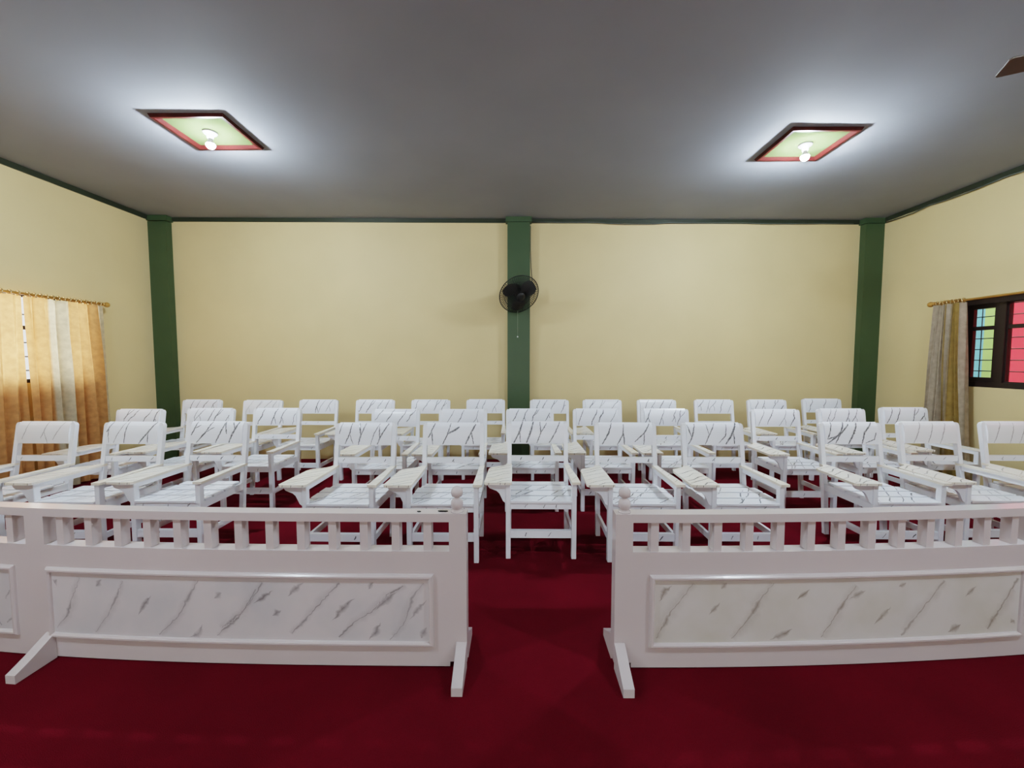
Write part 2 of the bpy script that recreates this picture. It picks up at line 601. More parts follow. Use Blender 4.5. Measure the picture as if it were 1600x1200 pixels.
# ------------------------------------------------------------------ ceiling lights
def ceiling_light(x, y, lx, ly, label):
    zc = ceil_z(x)
    t = empty('ceiling_light', (x, y, zc))
    tag(t, label, 'ceiling light', 'square ceiling lights with bare bulbs')
    hx, hy, w = lx / 2, ly / 2, .062
    # mitred picture-frame moulding: outer bevel, flat, inner bevel
    prof = [(0, 0), (.012, -.026), (.034, -.026), (w, -.004), (w, 0)]
    mb = MB()
    vs = []
    for d, z in prof:
        vs += [(-hx + d, -hy + d, z), (hx - d, -hy + d, z), (hx - d, hy - d, z), (-hx + d, hy - d, z)]
    fs = []
    n = len(prof)
    for i in range(n):
        for k in range(4):
            a, b = 4 * i, 4 * ((i + 1) % n)
            fs.append((a + k, a + (k + 1) % 4, b + (k + 1) % 4, b + k))
    mb.add(vs, fs)
    mb.build('frame', M['lampframe'], t)
    MB().box(-hx + w - .002, hx - w + .002, -hy + w - .002, hy - w + .002, -.004, 0).build('backing_panel', M['lamppanel'], t)
    sk = MB().lathe([(.058, -.004), (.058, -.012), (.050, -.022), (.030, -.030), (.026, -.060), (.022, -.062)], (0, 0, 0), 24).build('socket', M['socket'], t)
    b = MB().lathe([(.016, -.062), (.018, -.074), (.030, -.100), (.034, -.110)], (0, 0, 0), 24).build('bulb_base', M['socket'], sk)
    R_ = .036
    dome = [(.034, -.110)] + [(R_ * math.cos(a), -.114 - R_ * 1.05 * math.sin(a)) for a in [PI / 2 * k / 8 for k in range(9)]]
    MB().lathe(dome, (0, 0, 0), 20).build('bulb', M['bulb'], sk)
    return t
ceiling_light(-2.775, 3.82, .64, .57, 'lit bare bulb in square brown frame on ceiling, on the gold curtain side')
ceiling_light(2.725, 4.01, .62, .585, 'lit bare bulb in square brown frame on ceiling, on the dark-framed window side')
ceiling_light(-2.75, .55, .62, .585, 'added unseen lit bulb in brown frame above the camera, on the gold curtain side')  # this and the next are added lamps, lighting the foreground from above
ceiling_light(2.75, .55, .62, .585, 'added unseen lit bulb in brown frame above the camera, on the dark-framed window side')

# ------------------------------------------------------------------ ceiling fan (only one blade tip in the picture)
def ceiling_fan():
    hub = Vector((3.36, 2.17, 3.15))
    t = empty('ceiling_fan', hub)
    tag(t, 'brown ceiling fan reaching one blade tip in near the ceiling corner', 'ceiling fan')
    MB().lathe([(.10, -.06), (.14, -.03), (.15, .02), (.12, .06), (.05, .09)], (0, 0, 0), 28).build('motor_housing', M['fanmotor'], t)
    MB().tube([(0, 0, .08), (0, 0, ceil_z(hub.x) - hub.z - .05)], .014, 10).build('down_rod', M['fanmotor'], t)
    MB().lathe([(.02, ceil_z(hub.x) - hub.z - .09), (.06, ceil_z(hub.x) - hub.z - .05), (.07, ceil_z(hub.x) - hub.z - .001)], (0, 0, 0), 20).build('canopy', M['fanmotor'], t)
    for k in range(3):
        a = R(155 + 120 * k)
        c, s = math.cos(a), math.sin(a)
        mb = MB()
        poly = [(.12, -.03), (.2, -.06), (.655, -.072), (.665, -.06), (.665, .06), (.655, .072), (.2, .06), (.12, .03)]
        mb.prism(poly, 'z', -.004, .004)
        mb.warp(lambda x, y, z: (x * c - y * s, x * s + y * c, z + .12 * y))
        mb.build('blade', M['fanblade'], t)
ceiling_fan()

# ------------------------------------------------------------------ wall fan on the middle pillar
def wall_fan():
    C0 = Vector((.045, 5.72, 2.40))
    t = empty('wall_fan', C0)
    tag(t, 'round black wall fan with wire cage and pull string on middle green pillar', 'wall fan')
    n = Vector((.30, -.74, -.60)).normalized()
    u = n.cross(Vector((0, 0, 1))).normalized()
    w = u.cross(n)
    RAD = .283
    def P(r, a, h):
        return u * (r * math.cos(a)) + w * (r * math.sin(a)) + n * h
    cage = MB()
    def ringp(r, h, th, seg=40):
        cage.tube([P(r, 2 * PI * k / seg, h) for k in range(seg)], th, 5, closed=True)
    ringp(RAD, 0, .006)
    for sgn, dep in ((1, .075), (-1, .085)):
        for k in range(60):
            a = 2 * PI * k / 60
            pts = [P(RAD * q, a, sgn * dep * (1 - q ** 2.6)) for q in (1, .93, .8, .6, .4, .22)]
            cage.tube(pts, .0036, 3)
        for q in (.22, .5, .75):
            ringp(RAD * q, sgn * dep * (1 - q ** 2.6), .002, 32)
    cage.build('wire_cage', M['black'], t)
    MB().lathe([(.062, .068), (.062, .078), (.02, .084)], (0, 0, 0), 24, n).build('cage_badge', M['black'], t)
    for k in range(3):
        a0 = R(20 + 120 * k)
        mb = MB()
        vs, fs = [], []
        N, K = 8, 6
        for i in range(N + 1):
            q = .16 + .72 * i / N
            half = (.26 + .50 * math.sin(PI * min(1, (i + 1.2) / (N + 1.6)))) * (1 if i < N else .8)
            for j in range(K + 1):
                a = a0 + half * (j / K * 2 - 1) * .95
                vs.append(P(RAD * q, a, .022 * (j / K * 2 - 1)))
        for i in range(N):
            for j in range(K):
                b = i * (K + 1) + j
                fs.append((b, b + 1, b + K + 2, b + K + 1))
        mb.add(vs, fs, smooth=True)
        mb.build('blade', M['blade'], t, recalc=False)
    MB().lathe([(.02, .03), (.045, .025), (.05, -.02), (.02, -.03)], (0, 0, 0), 20, n).build('hub', M['black'], t)
    MB().lathe([(.03, -.09), (.075, -.10), (.08, -.14), (.065, -.20), (.02, -.215)], (0, 0, 0), 24, n).build('motor_housing', M['black'], t)
    q = -n * .17
    wall = Vector((.0, 6.0 - C0.y, -.06))
    MB().tube([q, q + Vector((0, .02, -.06)), wall + Vector((0, -.05, -.04)), wall], .016, 8).box(-.045, .045, 6.0 - C0.y - .02, 6.0 - C0.y - .0005, -.16, .04).build('wall_bracket', M['black'], t)
    sx, sy = -.02, .14
    ps = MB().tube([(sx, sy, -.20), (sx, sy, -.568)], .0022, 5).build('pull_string', M['string'], t)
    MB().lathe([(.002, -.585), (.009, -.578), (.009, -.570), (.002, -.563)], (sx, sy, 0), 10).build('pull_bead', M['bead'], ps)
    # flex running up beside the pillar to the ceiling
    X = lambda x, y, z: (x - C0.x, y - C0.y, z - C0.z)
    pts = [X(.10, 5.86, 2.46), X(.20, 5.90, 2.55), X(.235, 6.02, 2.66), X(.222, 6.06, 2.85), X(.212, 6.07, 3.1), X(.213, 6.07, 3.44)]
    MB().tube(pts, .005, 6).build('power_cord', M['cordgrey'], t)
wall_fan()

# loose electric cable that follows the ceiling trim
def cable():
    pts = []
    rnd = random.Random(4)
    x = .24
    while x < 4.93:
        pts.append((x, YB - .03, ceil_z(x) - .052 - .012 * rnd.random() - (.012 if 1.2 < x < 2.2 else 0)))
        x += .22
    mb = MB().tube(pts, .006, 6)
    o = mb.build('electric_cord', M['cordgrey'])
    tag(o, 'thin grey cable along the green trim atop the back wall', 'cable')
    pts = []
    y = 5.95
    while y > 1.5:
        pts.append((XR - .03, y, ceil_z(XR) - .058 - .03 * rnd.random()))
        y -= .2
    o = MB().tube(pts, .007, 6).build('electric_cord', M['cordgrey'])
    tag(o, 'grey cable drooping along the ceiling trim above the dark-framed window', 'cable')
cable()

# ------------------------------------------------------------------ marble-painted armchairs
WD = .265          # half width over the legs
CACHE = {}
def cached(key, fn, m):
    k = (key, m.name)
    if k not in CACHE:
        CACHE[k] = fn().mesh(key[0] if isinstance(key, tuple) else key, m)
    return CACHE[k]

def post_y(z):
    """centre line of the raked back posts"""
    return .475 + .04 * (z / .43) if z < .43 else .515 + .085 * ((z - .43) / .52)

def front_leg(s):
    mb = MB()
    x0 = s * WD - (.036 if s > 0 else 0)
    return mb.chbox(x0, x0 + .036, 0, .045, 0, .5735, .003)

def back_post(s):
    mb = MB()
    x0 = s * WD - (.036 if s > 0 else 0)
    x1 = x0 + .036
    zs = [0, .2, .43, .6, .8, .92, .938, .946]
    ins = [0, 0, 0, 0, 0, 0, .005, .014]
    vs, fs = [], []
    for z, q in zip(zs, ins):
        y = post_y(z)
        a, b = (x0 + q, x1) if s < 0 else (x0, x1 - q)
        vs += [(a, y - .018, z), (b, y - .018, z), (b, y + .018 - q, z), (a, y + .018 - q, z)]
    for i in range(len(zs) - 1):
        a, b = 4 * i, 4 * i + 4
        for k in range(4):
            fs.append((a + k, a + (k + 1) % 4, b + (k + 1) % 4, b + k))
    fs.append((3, 2, 1, 0))
    e = 4 * (len(zs) - 1)
    fs.append((e, e + 1, e + 2, e + 3))
    return mb.add(vs, fs)

IN = WD - .037     # inner half width between the legs

def strokes(rnd, w, h, n, slant=.5, wid=.0045, branch=.55):
    """random branching diagonal strokes over a w x h field"""
    out = []
    for i in range(n):
        x = (i + .5 + rnd.uniform(-.3, .3)) / n * w + slant * h * .5
        k = rnd.uniform(.6, 1.25) * slant
        top, bot = h, (0 if rnd.random() < .75 else h * rnd.uniform(.1, .35))
        pts = [(x, top)]
        m = 4
        for j in range(1, m + 1):
            t = j / m
            pts.append((x - k * h * t + rnd.uniform(-.06, .06) * h, top + (bot - top) * t))
        ww = wid * rnd.uniform(.6, 1.3)
        out.append((pts, ww))
        if rnd.random() < branch:
            p = pts[2]
            if rnd.random() < .6:
                out.append(([p, (p[0] + .07 * h, p[1] - .18 * h), (p[0] + .10 * h, p[1] - .42 * h)], ww * .7))
            else:
                out.append(([p, (p[0] + .22 * h, p[1] + .2 * h), (p[0] + .38 * h, p[1] + .42 * h)], ww * .7))
    return out

BZ0, BZ1 = .765, .955   # the top board of the back
def board_surf(u, v):
    """front face of the curved back board; u across, v up"""
    z = BZ0 + v
    y = post_y(z) - .020 - .012 * math.sin(PI * min(1, max(0, v / .19)))
    roll = max(0, (v - .150) / .04)
    y += .016 * roll * roll
    return y, z

def back_board(traced, rnd, strength, wid):
    mb = MB()
    hw = IN + .001
    NX, NV = 6, 12
    front, back = [], []
    for j in range(NV + 1):
        v = (BZ1 - BZ0) * j / NV
        y, z = board_surf(0, v)
        for i in range(NX + 1):
            x = -hw + 2 * hw * i / NX
            front.append((x, y, z))
            back.append((x, y + .022, z - (.004 if j == NV else 0)))
    n = len(front)
    fs = []
    for j in range(NV):
        for i in range(NX):
            a = j * (NX + 1) + i
            fs.append((a, a + 1, a + NX + 2, a + NX + 1))
            fs.append((n + a, n + a + NX + 1, n + a + NX + 2, n + a + 1))
    for i in range(NX):
        fs.append((i, n + i, n + i + 1, i + 1))
        a = NV * (NX + 1) + i
        fs.append((a, a + 1, n + a + 1, n + a))
    for j in range(NV):
        a = j * (NX + 1)
        fs.append((a, a + NX + 1, n + a + NX + 1, n + a))
        a += NX
        fs.append((a, n + a, n + a + NX + 1, a + NX + 1))
    mb.add(front + back, fs)
    W, Hh = 2 * hw, BZ1 - BZ0
    def fmap(u, v):
        y, z = board_surf(u, v)
        return (u - hw, y - .0008, z)
    if traced:
        ss = [([(a * W, b * Hh) for a, b in pl], w) for pl, w in traced]
    else:
        ss = strokes(rnd, W, Hh, rnd.choice((3, 4, 4, 5)), .5, wid)
    ok = lambda u, v: .002 < u < W - .002 and 0 <= v <= Hh
    for pl, w in ss:
        vein(mb, pl, w * 2.0, fmap, strength, inside=ok, rnd=rnd, jit=.0018, step=.01)
    return mb

def back_slat(rnd, strength):
    mb = MB().box(-IN - .001, IN + .001, post_y(.636) - .011, post_y(.636) + .011, .612, .661)
    f = lambda u, v: (u - IN, post_y(.636) - .0116, .612 + v)
    for pl, w in strokes(rnd, 2 * IN, .049, 3, .7, .007, .4):
        if rnd.random() < .75:
            vein(mb, pl, w, f, strength, inside=lambda u, v: 0 < u < 2 * IN and 0 <= v <= .049, rnd=rnd, step=.01, jit=.001)
    return mb

SLATS = [(-.006, .114), (.136, .246), (.268, .381), (.403, .492)]
def seat(rnd, strength):
    mb = MB()
    for i, (a, b) in enumerate(SLATS):
        hw = IN if i in (0, 3) else WD + .004
        if i == 0:
            mb.chbox(-IN, IN, a, .0455, .428, .446, .002)
            mb.chbox(-WD - .004, WD + .004, .0465, b, .428, .446, .002)
        elif i == 3:
            mb.chbox(-IN, IN, a, b, .428, .446, .002)
        else:
            mb.chbox(-hw, hw, a, b, .428, .446, .002)
    f = lambda u, v: (u - IN, v, .4464)
    def ok(u, v):
        if not (.002 < u < 2 * IN - .002):
            return False
        return any(a + .002 <= v <= b - .002 for a, b in SLATS)
    for k in range(5):
        x = (k + .6 + rnd.uniform(-.3, .3)) / 4.6 * 2 * IN
        v0 = rnd.uniform(.30, .48)
        pts = [(x + .10, v0)]
        while pts[-1][1] > 0 and pts[-1][0] > -.05:
            p = pts[-1]
            pts.append((p[0] - rnd.uniform(.03, .07), p[1] - rnd.uniform(.05, .10)))
        vein(mb, pts, .010 * rnd.uniform(.7, 1.3), f, strength, inside=ok, rnd=rnd, step=.012, jit=.002)
        # runs over the front edge of the seat
        xe = pts[-1][0]
    return mb

def seat_frame(rnd, strength):
    mb = MB()
    mb.box(-IN, IN, .004, .026, .382, .4275)
    mb.box(-IN, IN, .497, .515, .375, .4275)
    for s in (-1, 1):
        a, b = (-WD + .006, -WD + .028) if s < 0 else (WD - .028, WD - .006)
        mb.box(a, b, .046, .496, .372, .4275)
    f = lambda u, v: (u - IN, .0034, .382 + v)
    for pl, w in strokes(rnd, 2 * IN, .045, 3, .4, .007, .5):
        vein(mb, pl, w, f, strength, inside=lambda u, v: 0 < u < 2 * IN and 0 <= v <= .045, rnd=rnd, step=.01, jit=.001)
    return mb

def front_stretcher(rnd, strength):
    mb = MB().box(-IN, IN, .006, .040, .160, .215)
    f = lambda u, v: (u - IN, .0054, .160 + v)
    for pl, w in strokes(rnd, 2 * IN, .055, 2, .6, .008, .3):
        vein(mb, pl, w, f, strength, inside=lambda u, v: 0 < u < 2 * IN and 0 <= v <= .055, rnd=rnd, step=.01, jit=.001)
    return mb

def side_stretcher(s):
    a, b = (-WD + .008, -WD + .028) if s < 0 else (WD - .028, WD - .008)
    return MB().box(a, b, .046, .470, .150, .195)

def arm_rail(s):
    a, b = (-WD + .003, -WD + .028) if s < 0 else (WD - .028, WD - .003)
    return MB().box(a, b, .046, .512, .535, .573)

def armrest(rnd, strength):
    # narrow at the post, wider in front
    poly = [(WD - .040, -.015), (WD + .025, -.015), (WD + .026, .0), (WD + .022, .16), (WD + .008, .36), (WD + .004, .552), (WD - .0375, .552), (WD - .0375, .30)]
    mb = MB().prism(poly, 'z', .574, .592)
    f = lambda u, v: (u + WD - .04, v, .5926)
    for k in range(3):
        v = .06 + .15 * k + rnd.uniform(0, .05)
        vein(mb, [(.062, v + .05), (.03, v), (.004, v - .03)], .004, f, strength,
             inside=lambda u, v: .004 < u < .056 and v < .54, rnd=rnd, step=.008, jit=.001)
    return mb

TAB = [(-WD + .0375, .552), (-WD - .004, .552), (-WD - .012, .500), (-WD - .035, .465), (-WD - .090, .435), (-WD - .135, .405), (-WD - .150, .36),
       (-WD - .160, .02), (-WD - .160, -.012), (-WD - .148, -.028), (-WD + .034, -.028), (-WD + .045, -.016), (-WD + .045, .30)]
def in_poly(poly, x, y):
    c = False
    n = len(poly)
    for i in range(n):
        (x0, y0), (x1, y1) = poly[i], poly[i - 1]
        if (y0 > y) != (y1 > y) and x < (x1 - x0) * (y - y0) / (y1 - y0) + x0:
            c = not c
    return c

def tablet(rnd, strength):
    mb = MB().prism(TAB, 'z', .574, .592)
    f = lambda u, v: (u, v, .5926)
    for k in range(rnd.choice((5, 6, 7))):
        v = -.02 + .085 * k + rnd.uniform(-.02, .02)
        pts = [(-WD + .045, v + .07), (-WD - .02, v + .04 + rnd.uniform(-.02, .02)), (-WD - .09, v - .02 + rnd.uniform(-.02, .02)), (-WD - .16, v - .07)]
        vein(mb, pts, .010 * rnd.uniform(.6, 1.2), f, strength * rnd.uniform(.65, 1), inside=lambda u, v: in_poly(TAB, u, v), rnd=rnd, step=.012, jit=.002)
    # strokes carried over the front edge
    g = lambda u, v: (u, -.0285, .574 + v)
    for k in range(3):
        u = -WD - .13 + .07 * k + rnd.uniform(-.02, .02)
        vein(mb, [(u + .004, .018), (u, 0)], .005, g, strength, rnd=rnd, step=.006, jit=.0)
    return mb

def bracket():
    # scrolled board under the tablet, cut in an S
    a, b = -WD, -WD - .138
    poly = [(a - .0005, .5735), (b, .5735), (b + .004, .556), (b + .016, .540), (b + .040, .530), (b + .068, .520), (b + .090, .500), (b + .104, .470), (b + .118, .440), (a - .0005, .425)]
    return MB().prism(poly, 'y', .008, .030)

def make_chair(x, y, rz, label, group, traced=None, faint=False, seed=0):
    """y is where the top edge of the back stands"""
    rnd = random.Random(seed)
    root = empty('armchair', (x, y - .585, 0), rz)
    tag(root, label, 'chair', group)
    m = M['white_dim'] if faint else M['white']
    st = .8 if faint else 1.0
    plain = M['white']
    for s in (-1, 1):
        link('leg', cached(('leg_front', s), lambda: front_leg(s), plain), root)
        link('back_post', cached(('back_post', s), lambda: back_post(s), plain), root)
        link('arm_rail', cached(('arm_rail', s), lambda: arm_rail(s), plain), root)
        link('stretcher', cached(('stretcher', s), lambda: side_stretcher(s), plain), root)
    back_board(traced, rnd, st, .0052).build('backrest', m, root)
    back_slat(rnd, st).build('back_slat', m, root)
    seat(rnd, st).build('seat', m, root)
    seat_frame(rnd, st).build('seat_frame', m, root)
    front_stretcher(rnd, st).build('stretcher', m, root)
    armrest(rnd, st).build('armrest', M['cream'], root)
    t = tablet(rnd, st).build('writing_tablet', M['cream'], root)
    link('tablet_bracket', cached(('tablet_bracket', 0), bracket, plain), t)
    return root

# strokes painted on the front-row backs: (points across/up in 0..1, width in m)
def U(x0, x1, y0, y1, *pls):
    out = []
    for w, pl in pls:
        out.append(([((x - x0) / (x1 - x0), (y1 - y) / (y1 - y0)) for x, y in pl], w))
    return out
T = {
 'A': U(130, 440, 233, 372, (.004, [(190, 236), (178, 300), (160, 345)]), (.005, [(305, 236), (290, 300), (272, 340)]), (.004, [(290, 290), (302, 330), (312, 370)]), (.004, [(402, 240), (365, 310), (345, 350)])),
 'B': U(655, 1000, 235, 370, (.005, [(690, 238), (665, 290), (640, 335)]), (.0035, [(672, 260), (674, 370)]), (.003, [(775, 240), (740, 300), (705, 365)]), (.005, [(795, 236), (785, 300), (776, 365)]), (.007, [(982, 238), (935, 300), (868, 372)]), (.005, [(937, 295), (932, 370)])),
 'C': U(1185, 1535, 233, 370, (.006, [(1226, 236), (1207, 290), (1185, 332)]), (.004, [(1252, 255), (1216, 275)]), (.0065, [(1326, 236), (1288, 300), (1225, 366)]), (.004, [(1345, 268), (1286, 300)]), (.007, [(1416, 236), (1385, 310), (1355, 366)]), (.006, [(1416, 240), (1430, 310)]), (.009, [(1506, 238), (1470, 310), (1445, 366)]), (.006, [(1466, 240), (1486, 278)])),
 'D': U(505, 860, 242, 378, (.004, [(527, 244), (510, 310)]), (.006, [(592, 246), (580, 310), (545, 378)]), (.0035, [(582, 310), (602, 372)]), (.007, [(642, 246), (655, 315), (638, 376)]), (.005, [(686, 246), (655, 320)]), (.004, [(780, 248), (742, 310), (720, 376)]), (.007, [(842, 242), (790, 320), (765, 374)]), (.005, [(778, 262), (782, 335)])),
 'E': U(1060, 1405, 240, 375, (.006, [(1112, 244), (1082, 310), (1040, 378)]), (.006, [(1092, 290), (1099, 372)]), (.006, [(1216, 244), (1195, 310), (1160, 376)]), (.010, [(1272, 264), (1235, 288), (1196, 306)]), (.008, [(1382, 242), (1350, 295), (1308, 376)]), (.006, [(1350, 290), (1364, 368)])),
 'F': U(262, 662, 130, 285, (.008, [(347, 132), (325, 195), (275, 286)]), (.005, [(325, 190), (329, 275)]), (.009, [(430, 132), (405, 210), (374, 286)]), (.006, [(481, 134), (486, 205), (455, 282)]), (.005, [(532, 138), (486, 208)]), (.006, [(632, 132), (596, 205), (545, 286)])),
 'G': U(528, 880, 238, 375, (.007, [(612, 242), (590, 300), (545, 376)]), (.006, [(691, 248), (684, 310), (648, 374)]), (.006, [(688, 300), (695, 372)]), (.006, [(862, 244), (825, 300), (762, 355)]), (.005, [(826, 300), (822, 372)])),
 'H': U(1065, 1425, 238, 380, (.006, [(1122, 246), (1096, 340), (1066, 392)]), (.005, [(1070, 252), (1097, 335)]), (.005, [(1257, 244), (1212, 320), (1190, 376)]), (.004, [(1199, 250), (1213, 315)]), (.005, [(1336, 250), (1325, 320), (1280, 368)]), (.010, [(1401, 240), (1370, 310), (1328, 374)]), (.007, [(1380, 305), (1386, 372)])),
 'I': U(335, 685, 235, 378, (.006, [(385, 238), (370, 290), (350, 345), (410, 325), (432, 300)]), (.009, [(466, 238), (432, 310), (345, 378)]), (.007, [(496, 248), (430, 315), (404, 372)]), (.009, [(552, 240), (520, 310), (488, 376)]), (.008, [(652, 238), (592, 300), (576, 374)]), (.006, [(668, 300), (655, 345), (600, 370)])),
 'J': U(850, 1190, 235, 375, (.005, [(962, 240), (930, 320), (910, 372)]), (.005, [(1042, 245), (1020, 310), (1000, 374)]), (.005, [(1122, 245), (1095, 320), (1080, 374)])),
 'K': U(1330, 1640, 235, 375, (.005, [(1415, 240), (1385, 310), (1365, 372)]), (.004, [(1490, 245), (1470, 320), (1460, 374)]), (.004, [(1560, 245), (1530, 320), (1515, 374)])),
}
ORD = ['first', 'second', 'third', 'fourth', 'fifth', 'sixth', 'seventh', 'eighth', 'ninth', 'tenth', 'eleventh', 'twelfth']
front = [('A', -4.160, 3.562), ('B', -3.359, 3.545), ('C', -2.632, 3.576), ('D', -1.304, 3.514), ('E', -.538, 3.521), ('F', .190, 3.590),
         ('G', .944, 3.540), ('H', 1.704, 3.546), ('I', 2.919, 3.591), ('J', 3.645, 3.630), ('K', 4.380, 3.641)]
middle = [(-4.160, 4.470), (-3.440, 4.565), (-2.690, 4.575), (-1.331, 4.490), (-.586, 4.492), (.158, 4.548), (.909, 4.560), (1.661, 4.565), (2.861, 4.524), (3.643, 4.591), (4.440, 4.715)]
back = [(-4.294, 5.553), (-3.430, 5.500), (-2.705, 5.568), (-1.930, 5.575), (-1.167, 5.582), (-.411, 5.620), (.456, 5.597), (1.183, 5.604), (1.930, 5.611), (2.711, 5.618), (3.439, 5.625), (4.280, 5.760)]
for i, (k, x, y) in enumerate(front):
    extra = {'F': 'white marble-painted armchair facing the aisle gap, front row, in front of the fan pillar',
             'A': 'front-row white armchair closest to the gold curtains, thin grey strokes on its back',
             'K': 'front-row white armchair furthest from the gold curtains, faint grey strokes, cut by picture edge'}.get(k)
    make_chair(x, y, R(rng.uniform(-.6, .6)), extra or 'white marble-painted armchair, %s from the gold curtains in the front row' % ORD[i],
               'front row armchairs', T[k], k in 'AJK', 100 + i)
for i, (x, y) in enumerate(middle):
    make_chair(x, y, R(rng.uniform(-.6, .6)), 'white marble-painted armchair, %s from the gold curtains in the middle row' % ORD[i],
               'middle row armchairs', None, False, 211 + i)
for i, (x, y) in enumerate(back):
    make_chair(x, y, R(rng.uniform(-.6, .6)), 'white marble-painted armchair, %s from the gold curtains in the back row' % ORD[i],
               'back row armchairs', None, i == 1, 331 + i)

# ------------------------------------------------------------------ the white balustrade in front
VL = [[(2.283,0.422),(2.308,0.362),(2.336,0.294),(2.362,0.227),(2.42,0.157)],[(2.056,0.414),(2.087,0.347),(2.122,0.271),(2.171,0.196),(2.215,0.144)],[(1.911,0.343),(1.946,0.303),(1.983,0.243)],[(1.669,0.424),(1.715,0.349),(1.75,0.293),(1.775,0.243),(1.879,0.145)],[(1.553,0.365),(1.593,0.338)],[(1.657,0.204),(1.682,0.154),(1.725,0.137)],[(1.383,0.387),(1.445,0.283),(1.495,0.224),(1.585,0.15)],[(2.405,0.407),(2.443,0.372)],[(2.164,0.416),(2.2,0.382)],[(1.35,0.42),(1.401,0.339),(1.451,0.273),(1.56,0.19)],[(1.298,0.382),(1.396,0.316)],[(1.146,0.423),(1.188,0.393),(1.227,0.354)],[(1.261,0.28),(1.306,0.256)],[(0.971,0.421),(1.022,0.37),(1.097,0.288),(1.152,0.23),(1.211,0.167)],[(0.898,0.345),(0.962,0.293),(1.013,0.234)],[(0.663,0.411),(0.742,0.362),(0.815,0.282),(0.9,0.232),(0.981,0.151)],[(0.689,0.388),(0.806,0.288)],[(0.806,0.426),(0.831,0.394)],[(0.776,0.227),(0.805,0.169),(0.834,0.139)],[(0.564,0.424),(0.618,0.357),(0.65,0.251),(0.676,0.202),(0.733,0.14)],[(0.55,0.341),(0.635,0.244)],[(0.551,0.203),(0.58,0.148)],[(2.618,0.43),(2.703,0.291)],[(2.643,0.211),(2.706,0.167)]]
VR = [[(0.631,0.417),(0.6,0.398),(0.571,0.34)],[(0.729,0.426),(0.699,0.378),(0.633,0.299),(0.604,0.241),(0.559,0.155)],[(0.893,0.431),(0.869,0.399)],[(0.862,0.333),(0.811,0.272)],[(1.124,0.425),(1.067,0.359),(1.023,0.28),(0.993,0.232),(0.924,0.152)],[(1.302,0.393),(1.241,0.34)],[(1.222,0.195),(1.169,0.164),(1.113,0.143)],[(1.533,0.403),(1.482,0.334),(1.428,0.239),(1.368,0.15)],[(1.583,0.379),(1.498,0.334)],[(1.788,0.412),(1.753,0.393)],[(1.716,0.294),(1.666,0.238),(1.635,0.206)],[(1.99,0.414),(1.927,0.335),(1.865,0.256),(1.778,0.145)],[(2.165,0.381),(2.106,0.327)],[(2.092,0.187),(2.025,0.15)],[(2.392,0.409),(2.314,0.274),(2.241,0.155)],[(2.388,0.194),(2.368,0.178)]]
AX = .12      # middle of the gap between the two balustrades
FY, FT = 1.912, .068
